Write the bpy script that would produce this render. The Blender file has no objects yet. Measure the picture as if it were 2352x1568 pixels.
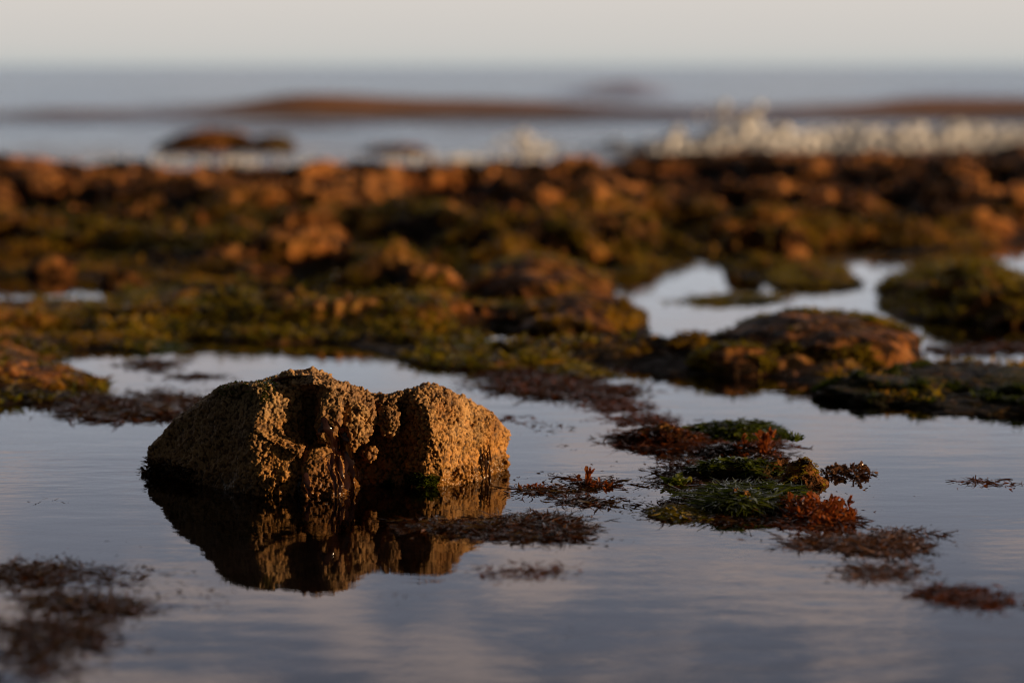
import bpy, bmesh, math, random
import numpy as np
from mathutils import Vector
from mathutils.bvhtree import BVHTree

rng = np.random.default_rng(7)
random.seed(7)
scene = bpy.context.scene
col = scene.collection

# ------------------------------------------------------------------ camera model
W, H, F = 2352.0, 1568.0, 5553.0           # working pixel frame of the photograph, focal length in those pixels
CAMH = 0.60
PITCH = math.atan((784 - 150) / F)
CP, SP = math.cos(PITCH), math.sin(PITCH)


def ray(px, py):
    px = np.asarray(px, float); py = np.asarray(py, float)
    dx = (px - W / 2) / F; dv = (H / 2 - py) / F
    return np.stack([dx, CP + dv * SP, -SP + dv * CP], -1)


def G(px, py, z=0.0):
    """ground point at height z seen at a pixel"""
    d = ray(px, py)
    t = (z - CAMH) / d[..., 2]
    o = d * t[..., None]
    o[..., 2] += CAMH
    return o


def P(px, py, Y):
    """point at world distance Y seen at a pixel"""
    d = ray(px, py)
    o = d * (Y / d[..., 1])[..., None]
    o[..., 2] += CAMH
    return o


def pxx(px, d):
    return (px - W / 2) / F * d


# ------------------------------------------------------------------ noise
def _h(ix, iy, iz, s):
    h = (ix.astype(np.int64) * 374761393 + iy.astype(np.int64) * 668265263 + iz.astype(np.int64) * 2147483647 + s * 1274126177) & 0xFFFFFFFF
    h = ((h ^ (h >> 13)) * 1274126177) & 0xFFFFFFFF
    h = ((h ^ (h >> 16)) * 2246822519) & 0xFFFFFFFF
    return (h ^ (h >> 15)) & 0xFFFFFFFF


def vnoise(p, s=0):
    i = np.floor(p).astype(np.int64); f = p - i
    f = f * f * f * (f * (f * 6 - 15) + 10)
    r = 0
    for a in (0, 1):
        wa = f[:, 0] if a else 1 - f[:, 0]
        for b in (0, 1):
            wb = f[:, 1] if b else 1 - f[:, 1]
            for c in (0, 1):
                wc = f[:, 2] if c else 1 - f[:, 2]
                r = r + wa * wb * wc * (_h(i[:, 0] + a, i[:, 1] + b, i[:, 2] + c, s) / 4294967295.0)
    return r * 2 - 1


def fbm(p, o=4, s=0, g=0.5):
    a, t, n = 1.0, 0.0, 0.0
    for k in range(o):
        t = t + a * vnoise(p * (2.03 ** k) + 11.3 * k, s + k); n += a; a *= g
    return t / n


def worley(p, s=0):
    i = np.floor(p).astype(np.int64)
    f1 = np.full(len(p), 9.0); f2 = np.full(len(p), 9.0); idv = np.zeros(len(p))
    for a in (-1, 0, 1):
        for b in (-1, 0, 1):
            for c in (-1, 0, 1):
                cx, cy, cz = i[:, 0] + a, i[:, 1] + b, i[:, 2] + c
                q = np.stack([cx + _h(cx, cy, cz, s) / 4294967295.0, cy + _h(cx, cy, cz, s + 1) / 4294967295.0, cz + _h(cx, cy, cz, s + 2) / 4294967295.0], -1)
                d = np.sqrt(((q - p) ** 2).sum(1))
                m = d < f1
                f2 = np.where(m, f1, np.minimum(f2, d))
                idv = np.where(m, _h(cx, cy, cz, s + 5) / 4294967295.0, idv)
                f1 = np.where(m, d, f1)
    return f1, f2, idv


def sstep(a, b, x):
    t = np.clip((x - a) / (b - a), 0, 1)
    return t * t * (3 - 2 * t)


# ------------------------------------------------------------------ object helpers
def mesh_from(name, v, f, attrs=None, smooth=True):
    me = bpy.data.meshes.new(name)
    v = np.ascontiguousarray(v, dtype=np.float32); f = np.ascontiguousarray(f, dtype=np.int32)
    n, k = f.shape
    me.vertices.add(len(v)); me.vertices.foreach_set('co', v.ravel())
    me.loops.add(n * k); me.loops.foreach_set('vertex_index', f.ravel())
    me.polygons.add(n); me.polygons.foreach_set('loop_start', np.arange(0, n * k, k, dtype=np.int32))
    me.polygons.foreach_set('use_smooth', np.full(n, smooth, dtype=bool))
    for an, av in (attrs or {}).items():
        at = me.attributes.new(an, 'FLOAT', 'POINT')
        at.data.foreach_set('value', np.ascontiguousarray(av, dtype=np.float32))
    me.update(calc_edges=True)
    return me


def link(name, me, mat, parent=None, origin=None):
    """link a mesh whose vertices are in world space; origin moves the object's origin to the base of the thing"""
    o = bpy.data.objects.new(name, me)
    col.objects.link(o)
    if mat:
        me.materials.append(mat)
    if parent is not None:
        o.parent = parent
        shift = -np.array(parent.location)
    elif origin is not None:
        o.location = origin
        shift = -np.array(origin, float)
    else:
        shift = None
    if shift is not None:
        n = len(me.vertices); a = np.empty(n * 3, np.float32)
        me.vertices.foreach_get('co', a)
        a = a.reshape(-1, 3) + shift.astype(np.float32)
        me.vertices.foreach_set('co', a.ravel()); me.update()
    return o


def tag(o, label, cat, group=None):
    o['label'] = label; o['category'] = cat
    if group:
        o['group'] = group
    return o


def empty(name, loc, label, cat, group=None):
    o = bpy.data.objects.new(name, None); col.objects.link(o)
    o.location = [float(c) for c in loc]
    o.empty_display_size = 0.05
    return tag(o, label, cat, group)


def grid_faces(nr, nc):
    a = np.arange(nr * nc).reshape(nr, nc)
    return np.stack([a[:-1, :-1], a[:-1, 1:], a[1:, 1:], a[1:, :-1]], -1).reshape(-1, 4)


# ------------------------------------------------------------------ materials
class NT:
    def __init__(s, name):
        s.m = bpy.data.materials.new(name); s.m.use_nodes = True
        s.t = s.m.node_tree; s.t.nodes.clear()
        s.out = s.t.nodes.new('ShaderNodeOutputMaterial')

    def n(s, typ, ins=None, **kw):
        nd = s.t.nodes.new(typ)
        for k, v in kw.items():
            setattr(nd, k, v)
        for k, v in (ins or {}).items():
            s.set(nd, k, v)
        return nd

    def set(s, nd, k, v):
        sk = nd.inputs[k]
        if isinstance(v, bpy.types.NodeSocket):
            s.t.links.new(v, sk)
        elif isinstance(v, bpy.types.Node):
            s.t.links.new(v.outputs[0], sk)
        else:
            sk.default_value = v

    def ramp(s, fac, stops, interp='LINEAR'):
        r = s.n('ShaderNodeValToRGB', {'Fac': fac}); cr = r.color_ramp; cr.interpolation = interp
        while len(cr.elements) < len(stops):
            cr.elements.new(0.5)
        for e, (p, c) in zip(cr.elements, stops):
            e.position = p; e.color = (*c, 1) if len(c) == 3 else c
        return r.outputs['Color']

    def mix(s, fac, a, b, blend='MIX'):
        m = s.n('ShaderNodeMix', data_type='RGBA', blend_type=blend)
        s.set(m, 0, fac)
        for i, v in ((6, a), (7, b)):
            if isinstance(v, tuple) and len(v) == 3:
                v = (*v, 1)
            s.set(m, i, v)
        return m.outputs[2]

    def math(s, op, a, b=0.0, clamp=False):
        m = s.n('ShaderNodeMath', operation=op, use_clamp=clamp)
        s.set(m, 0, a); s.set(m, 1, b)
        return m.outputs[0]

    def noise(s, scale, detail=4, rough=0.55, vec=None, dist=0.0):
        nd = s.n('ShaderNodeTexNoise', {'Scale': scale, 'Detail': detail, 'Roughness': rough, 'Distortion': dist})
        if vec is not None:
            s.set(nd, 'Vector', vec)
        return nd.outputs['Fac']

    def attr(s, name):
        return s.n('ShaderNodeAttribute', attribute_name=name).outputs['Fac']

    def pos(s):
        return s.n('ShaderNodeNewGeometry').outputs['Position']

    def maprange(s, v, a, b, c=0.0, d=1.0):
        m = s.n('ShaderNodeMapRange', {'Value': v, 'From Min': a, 'From Max': b, 'To Min': c, 'To Max': d})
        return m.outputs[0]

    def finish(s, shader):
        s.t.links.new(shader, s.out.inputs['Surface'])
        return s.m


def mat_barnacle():
    k = NT('barnacled_stone'); pos = k.pos()
    z = k.n('ShaderNodeSeparateXYZ', {0: pos}); sep_x = z.outputs['X']
    big = k.noise(14, 4, .6, pos); fine = k.noise(150, 3, .6, pos); mid = k.noise(45, 4, .65, pos)
    c = k.ramp(big, [(.3, (.21, .10, .03)), (.5, (.42, .245, .088)), (.7, (.54, .35, .155))])
    c = k.mix(k.math('MULTIPLY', k.maprange(mid, .52, .7), .6), c, (.44, .19, .038))
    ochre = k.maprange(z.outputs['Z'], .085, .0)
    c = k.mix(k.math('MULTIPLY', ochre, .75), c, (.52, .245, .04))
    # green film on the shoulder and in patches
    gx = k.math('MULTIPLY', k.maprange(z.outputs['X'], -.30, -.36), k.maprange(z.outputs['Z'], .10, .15))
    gm = k.math('MULTIPLY', gx, k.maprange(k.noise(40, 3, .6, pos), .42, .6))
    c = k.mix(k.math('MULTIPLY', gm, .7), c, (.10, .11, .02))
    # shade painted on the left flank, and the dark band at the waterline
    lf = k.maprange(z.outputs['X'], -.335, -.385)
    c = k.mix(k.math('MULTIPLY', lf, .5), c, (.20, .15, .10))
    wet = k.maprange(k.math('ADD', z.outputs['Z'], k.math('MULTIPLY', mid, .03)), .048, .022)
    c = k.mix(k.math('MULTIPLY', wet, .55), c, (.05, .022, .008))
    # darker, redder stain down the middle where the kelp hangs, and scattered dark patches
    mx = k.math('MULTIPLY', k.maprange(sep_x, -.335, -.29), k.maprange(sep_x, -.12, -.165))
    st = k.math('MULTIPLY', mx, k.maprange(k.noise(22, 4, .65, pos), .36, .56))
    c = k.mix(k.math('MULTIPLY', st, .72), c, (.12, .048, .016))
    c = k.mix(k.math('MULTIPLY', k.maprange(k.noise(30, 4, .6, pos), .54, .66), .5), c, (.13, .085, .035))
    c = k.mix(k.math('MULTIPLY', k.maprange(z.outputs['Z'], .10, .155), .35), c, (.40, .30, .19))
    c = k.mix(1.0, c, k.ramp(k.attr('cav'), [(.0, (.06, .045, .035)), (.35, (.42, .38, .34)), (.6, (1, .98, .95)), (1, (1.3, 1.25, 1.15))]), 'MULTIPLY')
    c = k.mix(.35, c, k.ramp(fine, [(.3, (.35, .35, .35)), (.7, (1.3, 1.3, 1.3))]), 'MULTIPLY')
    b = k.n('ShaderNodeBump', {'Strength': .5, 'Distance': .0012, 'Height': fine})
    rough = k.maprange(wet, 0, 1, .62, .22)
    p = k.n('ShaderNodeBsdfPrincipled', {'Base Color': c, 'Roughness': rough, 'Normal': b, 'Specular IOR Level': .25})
    return k.finish(p.outputs[0])


def mat_reef(name, green=.5, tone=1.0, scale=1.0, byY=True, rel=False):
    k = NT(name); pos = k.pos(); sep = k.n('ShaderNodeSeparateXYZ', {0: pos})
    a = k.noise(3.2 * scale, 5, .62, pos); b = k.noise(16 * scale, 5, .65, pos); f = k.noise(75 * scale, 4, .65, pos)
    t = tone
    bb = k.math('ADD', k.math('MULTIPLY', k.attr('rel'), .55), k.math('MULTIPLY', b, .45)) if rel else b  # rel paints gap shade near black and sunlit tops bright; gullies hold weed
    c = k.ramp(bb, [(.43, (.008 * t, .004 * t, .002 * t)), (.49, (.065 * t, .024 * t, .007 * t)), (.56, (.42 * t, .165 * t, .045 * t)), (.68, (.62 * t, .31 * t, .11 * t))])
    c = k.mix(k.math('MULTIPLY', k.maprange(f, .5, .7), .5), c, (.36 * t, .15 * t, .022 * t))
    g = k.maprange(k.math('ADD', k.math('MULTIPLY', a, .55), k.math('MULTIPLY', b, .45)), .56 - green * .18, .63 - green * .14)
    if byY:
        g = k.math('MULTIPLY', g, k.maprange(sep.outputs['Y'], 9.0, 5.5, 0, .8))
    gc = k.ramp(f, [(.40, (.008, .011, .002)), (.50, (.055, .065, .007)), (.62, (.28, .23, .018))])
    c = k.mix(k.math('MULTIPLY', g, .85), c, gc)
    if rel:                                    # broad patches painted black for weed and ledge shade between bare stone
        mp = k.n('ShaderNodeMapping', {'Vector': pos, 'Scale': (1.0, .75, 1.0)})
        dk = k.maprange(k.noise(2.6, 5, .62, mp.outputs[0]),   .465, .56)
        c = k.mix(1.0, c, k.ramp(dk, [(0, (.07, .065, .07)), (.5, (.55, .52, .5)), (1, (1.45, 1.3, 1.15))]), 'MULTIPLY')
    wet = k.maprange(sep.outputs['Z'], .035, .0)
    c = k.mix(k.math('MULTIPLY', wet, .6), c, (.016, .009, .005))
    bp = k.n('ShaderNodeBump', {'Strength': 1.0, 'Distance': .034, 'Height': k.math('ADD', f, k.math('MULTIPLY', k.noise(220, 2, .6, pos), .4))})
    p = k.n('ShaderNodeBsdfPrincipled', {'Base Color': c, 'Roughness': k.maprange(f, .3, .7, .4, .75), 'Normal': bp, 'Specular IOR Level': .12})
    return k.finish(p.outputs[0])


def mat_weed(name, stops, rough=.3, trans=.25, tint=(.25, .05, .015), spec=.5):
    k = NT(name)
    c = k.ramp(k.attr('rnd'), stops)
    p = k.n('ShaderNodeBsdfPrincipled', {'Base Color': c, 'Roughness': rough, 'Specular IOR Level': spec})
    tr = k.n('ShaderNodeBsdfTranslucent', {'Color': (*tint, 1)})
    m = k.n('ShaderNodeMixShader', {0: trans, 1: p.outputs[0], 2: tr.outputs[0]})
    return k.finish(m.outputs[0])


def mat_pool():
    k = NT('tide_pool_water'); pos = k.pos()
    mp = k.n('ShaderNodeMapping', {'Vector': pos, 'Scale': (1.0, 2.6, 1.0), 'Rotation': (0, 0, .06)})
    n1 = k.noise(7.0, 3, .5, mp.outputs[0]); n2 = k.noise(1.6, 2, .5, mp.outputs[0]); n3 = k.noise(30, 2, .5, mp.outputs[0])
    patch = k.maprange(k.noise(1.1, 2, .5, pos), .4, .65, .35, 1.0)
    hgt = k.math('ADD', k.math('ADD', k.math('MULTIPLY', n1, k.math('MULTIPLY', patch, .6)), k.math('MULTIPLY', n2, .4)), k.math('MULTIPLY', n3, k.math('MULTIPLY', patch, .07)))
    b = k.n('ShaderNodeBump', {'Strength': 1.0, 'Distance': .0012, 'Height': hgt})
    fr = k.n('ShaderNodeFresnel', {'IOR': 1.34, 'Normal': b})
    gl = k.n('ShaderNodeBsdfGlossy', {'Roughness': .012, 'Color': (.97, .97, 1, 1), 'Normal': b})
    tr = k.n('ShaderNodeBsdfTransparent', {'Color': (.78, .70, .62, 1)})
    m = k.n('ShaderNodeMixShader', {0: fr.outputs[0], 1: tr.outputs[0], 2: gl.outputs[0]})
    return k.finish(m.outputs[0])


def mat_sea():
    k = NT('sea_water'); pos = k.pos()
    mp = k.n('ShaderNodeMapping', {'Vector': pos, 'Scale': (.55, 1.2, 1.0)})
    n1 = k.noise(1.5, 5, .6, mp.outputs[0]); n2 = k.noise(.32, 3, .5, mp.outputs[0])
    b = k.n('ShaderNodeBump', {'Strength': 1.0, 'Distance': .065, 'Height': k.math('ADD', n1, k.math('MULTIPLY', n2, 2.0))})
    fo = k.maprange(k.attr('foam'), .25, .8)
    fo = k.math('MULTIPLY', fo, k.maprange(k.noise(3.5, 4, .7, mp.outputs[0]), .42, .6))
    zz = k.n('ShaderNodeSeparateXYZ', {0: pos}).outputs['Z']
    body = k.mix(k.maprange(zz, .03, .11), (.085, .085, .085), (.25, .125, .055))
    c = k.mix(fo, body, (.90, .84, .84))
    df = k.n('ShaderNodeBsdfDiffuse', {'Color': c, 'Normal': b})
    gl = k.n('ShaderNodeBsdfGlossy', {'Color': (.69, .745, .80, 1), 'Roughness': .13, 'Normal': b})
    fr = k.n('ShaderNodeFresnel', {'IOR': 1.34, 'Normal': b})
    m = k.n('ShaderNodeMixShader', {0: k.math('MULTIPLY', fr.outputs[0], k.maprange(fo, 0, 1, 1, .15)), 1: df.outputs[0], 2: gl.outputs[0]})
    return k.finish(m.outputs[0])


def mat_bed():
    k = NT('pool_bed'); pos = k.pos()
    a = k.noise(5, 5, .6, pos); f = k.noise(40, 4, .6, pos)
    c = k.ramp(a, [(.35, (.04, .022, .015)), (.55, (.14, .075, .050)), (.7, (.24, .135, .095))])
    c = k.mix(.4, c, k.ramp(f, [(.3, (.4, .4, .4)), (.7, (1.2, 1.2, 1.2))]), 'MULTIPLY')
    b = k.n('ShaderNodeBump', {'Strength': .6, 'Distance': .01, 'Height': f})
    p = k.n('ShaderNodeBsdfPrincipled', {'Base Color': c, 'Roughness': .8, 'Normal': b})
    return k.finish(p.outputs[0])


def mat_foam():
    k = NT('sea_foam'); pos = k.pos()
    c = k.ramp(k.noise(9, 3, .6, pos), [(.35, (.84, .90, .97)), (.65, (.92, .97, 1.0))])
    p = k.n('ShaderNodeBsdfPrincipled', {'Base Color': c, 'Roughness': .2})
    tr = k.n('ShaderNodeBsdfTranslucent', {'Color': (.9, .85, .85, 1)})
    m = k.n('ShaderNodeMixShader', {0: .15, 1: p.outputs[0], 2: tr.outputs[0]})
    return k.finish(m.outputs[0])


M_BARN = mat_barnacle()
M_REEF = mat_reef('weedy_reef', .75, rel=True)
M_ROCKB = mat_reef('brown_rock', .15, 1.3, 1.3, False)
M_ROCKL = mat_reef('lit_ochre_rock', .25, 1.35, 1.2, False)
M_POOL, M_SEA, M_BED, M_FOAM = mat_pool(), mat_sea(), mat_bed(), mat_foam()
M_RED = mat_weed('red_brown_weed', [(0, (.012, .006, .005)), (.5, (.05, .020, .013)), (.85, (.13, .055, .032)), (1, (.24, .12, .065))], .2, .35, (.32, .09, .02), .45)
M_DARK = mat_weed('dark_weed', [(0, (.008, .005, .002)), (.5, (.034, .017, .008)), (.75, (.06, .045, .012)), (.88, (.11, .05, .02)), (1, (.22, .10, .04))], .2, .25, (.20, .065, .015), .45)
M_GREEN = mat_weed('green_weed', [(0, (.008, .014, .003)), (.55, (.035, .055, .008)), (.9, (.10, .13, .016)), (1, (.17, .17, .025))], .18, .35, (.16, .22, .012), .6)
M_TURF = mat_weed('algae_turf', [(0, (.008, .010, .002)), (.30, (.028, .036, .004)), (.48, (.10, .125, .009)), (.7, (.34, .24, .016)), (1, (.58, .30, .03))], .25, .4, (.55, .42, .03), .35)
M_GOLD = mat_weed('golden_weed', [(0, (.02, .014, .003)), (.35, (.16, .10, .012)), (.7, (.40, .24, .02)), (1, (.55, .26, .03))], .27, .4, (.58, .36, .03), .35)
M_FROND = mat_weed('rust_frond', [(0, (.05, .014, .006)), (.5, (.16, .045, .014)), (1, (.30, .11, .03))], .28, .45, (.42, .11, .025))
M_TAN = mat_weed('tan_weed', [(0, (.03, .015, .009)), (.5, (.10, .05, .026)), (.85, (.24, .13, .065)), (1, (.36, .20, .10))], .28, .25, (.28, .12, .05))
M_KELP = mat_weed('kelp', [(0, (.012, .006, .006)), (1, (.05, .022, .018))], .14, .2, (.22, .07, .03), .8)

def mat_moss(name):
    k = NT(name); pos = k.pos(); sep = k.n('ShaderNodeSeparateXYZ', {0: pos})
    a = k.noise(9, 5, .65, pos); f = k.noise(60, 4, .65, pos)
    c = k.ramp(a, [(.38, (.008, .006, .003)), (.5, (.018, .024, .004)), (.6, (.05, .055, .008)), (.72, (.14, .10, .02))])
    c = k.mix(k.maprange(f, .52, .66), c, (.22, .12, .025))
    c = k.mix(k.math('MULTIPLY', k.maprange(sep.outputs['Z'], .03, .0), .8), c, (.008, .006, .003))
    b = k.n('ShaderNodeBump', {'Strength': 1.0, 'Distance': .03, 'Height': f})
    p = k.n('ShaderNodeBsdfPrincipled', {'Base Color': c, 'Roughness': .55, 'Normal': b, 'Specular IOR Level': .08})
    return k.finish(p.outputs[0])


M_ROCKG = mat_moss('mossy_rock')
# ------------------------------------------------------------------ ribbons (seaweed blades)
def ribbons(base, length, width, azim, pitch, curl, segs=4, turn=None, lobe=0.0, rnd=None):
    n = len(base)
    t = np.linspace(0, 1, segs + 1)
    ph = pitch[:, None] + curl[:, None] * t[None]
    az = azim[:, None] + (turn[:, None] if turn is not None else 0) * t[None]
    ds = (length / segs)[:, None]
    dx = np.cos(ph) * np.cos(az) * ds; dy = np.cos(ph) * np.sin(az) * ds; dz = np.sin(ph) * ds
    c = np.zeros((n, segs + 1, 3))
    c[:, 1:, 0] = np.cumsum(dx[:, :-1], 1); c[:, 1:, 1] = np.cumsum(dy[:, :-1], 1); c[:, 1:, 2] = np.cumsum(dz[:, :-1], 1)
    c += base[:, None]
    prof = np.sin(np.pi * (0.18 + 0.78 * t)) ** .7
    w = width[:, None] * prof[None]
    if lobe:
        w = w * (1 + lobe * rng.uniform(-1, 1, (n, segs + 1)))
    tilt = rng.uniform(-.9, .9, n)[:, None]
    sx = -np.sin(az) * np.cos(tilt); sy = np.cos(az) * np.cos(tilt); sz = np.sin(tilt) * np.ones_like(az)
    side = np.stack([sx, sy, sz], -1) * (w * .5)[..., None]
    v = np.stack([c - side, c + side], 2).reshape(n * (segs + 1) * 2, 3)
    k = np.arange(n)[:, None] * (segs + 1) * 2 + np.arange(segs)[None] * 2
    f = np.stack([k, k + 1, k + 3, k + 2], -1).reshape(-1, 4)
    r = rnd if rnd is not None else rng.random(n)
    return v, f, np.repeat(r, (segs + 1) * 2)


def join(parts):
    vs, fs, rs, o = [], [], [], 0
    for v, f, r in parts:
        vs.append(v); fs.append(f + o); rs.append(r); o += len(v)
    return np.concatenate(vs), np.concatenate(fs), np.concatenate(rs)


def sample_blobs(blobs, n, edge=0.0):
    """blobs: (cx, cy, rx, ry[, weight]) ellipses on the water as seen in the photo -> ground points and radius 0..1"""
    w = np.array([b[2] * b[3] * (b[4] if len(b) > 4 else 1) for b in blobs], float); w /= w.sum()
    pick = rng.choice(len(blobs), n, p=w)
    B = np.array([b[:4] for b in blobs])[pick]
    r = np.sqrt(rng.random(n)); r = np.where(rng.random(n) < edge, r * rng.uniform(1, 1.5, n), r)
    a = rng.uniform(0, 2 * np.pi, n)
    return G(B[:, 0] + B[:, 2] * r * np.cos(a), B[:, 1] + B[:, 3] * r * np.sin(a)), r


def mat_tufts(blobs, tufts, per, length, width, height=.008, ragged=.35, scale=38.0, edge=.18, spread=.010, up=.18, seed=0, lobe=.3, sink=.0):
    """a mat of little branching tufts lying in and on the water"""
    pts, r = sample_blobs([(b[0], b[1], b[2] * 1.2, b[3] * 1.25, *b[4:]) for b in blobs], int(tufts * 2.2), edge)
    nz = .6 * vnoise(pts * np.array([scale * .8, scale * .7, 1]) + seed * 3.1, seed) + .6 * vnoise(pts * np.array([scale * 2.2, scale * 1.8, 1]) + seed * 5.3, seed + 50)
    keep = nz > ragged * 1.6 - .80 + np.clip(r - .4, 0, 2) * 1.1
    pts, r, nz = pts[keep][:tufts], r[keep][:tufts], nz[keep][:tufts]
    n = len(pts)
    b = np.repeat(pts, per, 0); rr = np.repeat(r, per); m = len(b)
    ztop = .62 * height * np.clip(1.05 - rr ** 2, 0, 1) * (0.55 + .45 * np.repeat(nz, per))
    b[:, :2] += rng.normal(0, spread, (m, 2)) * np.array([1, 1.3])
    b[:, 2] = -.004 - sink + ztop * rng.uniform(.2, 1, m)
    az = rng.uniform(0, 2 * np.pi, m)
    L = 1.45 * length * rng.uniform(.4, 1.4, m); Wd = .72 * width * rng.uniform(.5, 1.6, m)
    rnd = np.clip(.22 + .5 * rng.random(m) * np.repeat(rng.uniform(.5, 1.5, n), per) + .25 * (b[:, 2] / max(height, .001)), 0, 1)
    return ribbons(b, L, Wd, az, rng.uniform(-.15, up, m), rng.uniform(-.7, .3, m), 5, rng.uniform(-2.4, 2.4, m), lobe, rnd)


def specks(blobs, n, size=.006):
    p, r = sample_blobs(blobs, n)
    p[:, 2] = -.0015
    return ribbons(p, size * rng.uniform(.5, 2.2, n), size * .55 * rng.uniform(.4, 1.3, n), rng.normal(0, .5, n), rng.uniform(0, .5, n), rng.uniform(-.8, .2, n), 3, rng.uniform(-1, 1, n), .4)


def base_of(blobs):
    b = np.array([x[:4] for x in blobs])
    return G(b[:, 0].mean(), b[:, 1].mean())


def addpart(e, nm, mat, q):
    link(nm, mesh_from(nm, q[0], q[1], {'rnd': q[2]}), mat, e)


def weed_mat(name, label, blobs, mat, tufts, per=9, length=.022, width=.0028, height=.010, ragged=.35, group='seaweed mats floating in the pool', cat='seaweed', extra=None, **kw):
    parts = [mat_tufts(blobs, tufts, per, length, width, height, ragged, **kw)]
    sp = [(b[0], b[1], b[2] * 1.35, b[3] * 1.5) for b in blobs]
    parts.append(specks(sp, max(20, tufts // 10)))
    v, f, r = join(parts)
    if extra is None:
        o = link(name, mesh_from(name, v, f, {'rnd': r}), mat, None, base_of(blobs))
        return tag(o, label, cat, group)
    e = empty(name, base_of(blobs), label, cat, group)
    link('frond_mat', mesh_from('frond_mat', v, f, {'rnd': r}), mat, e)
    return e


# ------------------------------------------------------------------ generic rocks
def ico(sub):
    bm = bmesh.new(); bmesh.ops.create_icosphere(bm, subdivisions=sub, radius=1)
    v = np.array([x.co[:] for x in bm.verts]); f = np.array([[x.index for x in p.verts] for p in bm.faces]); bm.free()
    return v, f


ICO = {s: ico(s) for s in (2, 4, 6)}
ROCK_SURF = []


def rock_mesh(c, rx, ry, rz, sub=6, seed=0, rough=.25, flat=.0, knob=.05, kscale=9, lean=(0, 0), power=1.0):
    v, f = ICO[sub]
    v = v.copy()
    # squarer, slabbier than a ball
    if power != 1:
        v = np.sign(v) * np.abs(v) ** power
    p = v * np.array([1.0, ry / rx, max(rz / rx, .5)])
    f1, f2, _ = worley(p * 1.7 + seed * 7.7, seed)
    d = rough * (fbm(p * 1.3 + seed * 5.1, 4, seed) * 1.1 + (f2 - f1) * .45 - .12) + knob * fbm(p * kscale + seed, 4, seed + 3) + knob * .5 * fbm(p * kscale * 3.2 + seed, 3, seed + 9)
    v = v * (1 + d)[:, None]
    if flat:
        v[:, 2] = np.where(v[:, 2] > flat, flat + (v[:, 2] - flat) * .35, v[:, 2])
    v[:, 0] += lean[0] * np.clip(v[:, 2], 0, 2); v[:, 1] += lean[1] * np.clip(v[:, 2], 0, 2)
    return v * np.array([rx, ry, rz]) + np.array(c), f


def px_rock(name, label, x0, x1, ytop, ybase, mat, cat='rock', group=None, depth=.8, zbase=0.0, sub=6, seed=1, sink=.35, parent=None, **kw):
    """a rock whose foot stands where the photo shows it (ybase on the plane z = zbase)"""
    xm = (x0 + x1) / 2
    foot = G(xm, ybase, zbase)
    rx = (x1 - x0) / 2 / F * math.hypot(foot[1], CAMH) * 1.0
    ry = rx * depth
    Y = foot[1] + ry * .85
    zt = P(xm, ytop, Y + ry * .1)[2]
    rz = (zt - zbase) / (1 - sink) * .98
    c = (P(xm, ybase, Y)[0], Y, zbase + (zt - zbase) - rz * .98)
    v, f = rock_mesh(c, rx, ry, rz, sub, seed, **kw)
    for _ in range(4):                      # real size: as wide and as high as the photo shows it from the camera's place
        up = v[:, 2] > zbase
        dep = v[:, 1] * CP - (v[:, 2] - CAMH) * SP
        qx = W / 2 + F * v[:, 0] / dep; qy = H / 2 - F * (v[:, 1] * SP + (v[:, 2] - CAMH) * CP) / dep
        a, b = qx[up].min(), qx[up].max()
        kx = (x1 - x0) / (b - a)
        v[:, 0] = c[0] + (v[:, 0] - c[0]) * kx
        v[:, 0] += ((x0 + x1) / 2 - ((a + b) / 2 - (W / 2 + F * c[0] / c[1])) * kx - (W / 2 + F * c[0] / c[1])) / F * c[1]
        i = qy.argmin()
        zt = P(qx[i], ytop, v[i, 1])[2]
        kz = np.clip((zt - zbase) / max(v[i, 2] - zbase, 1e-4), .4, 2.5)
        v[:, 2] = zbase + (v[:, 2] - zbase) * kz
    me = mesh_from(name, v, f)
    o = link(name, me, mat, parent, None if parent else (c[0], c[1], zbase))
    if parent is None:
        tag(o, label, cat, group)
    return o, v, f


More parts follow.
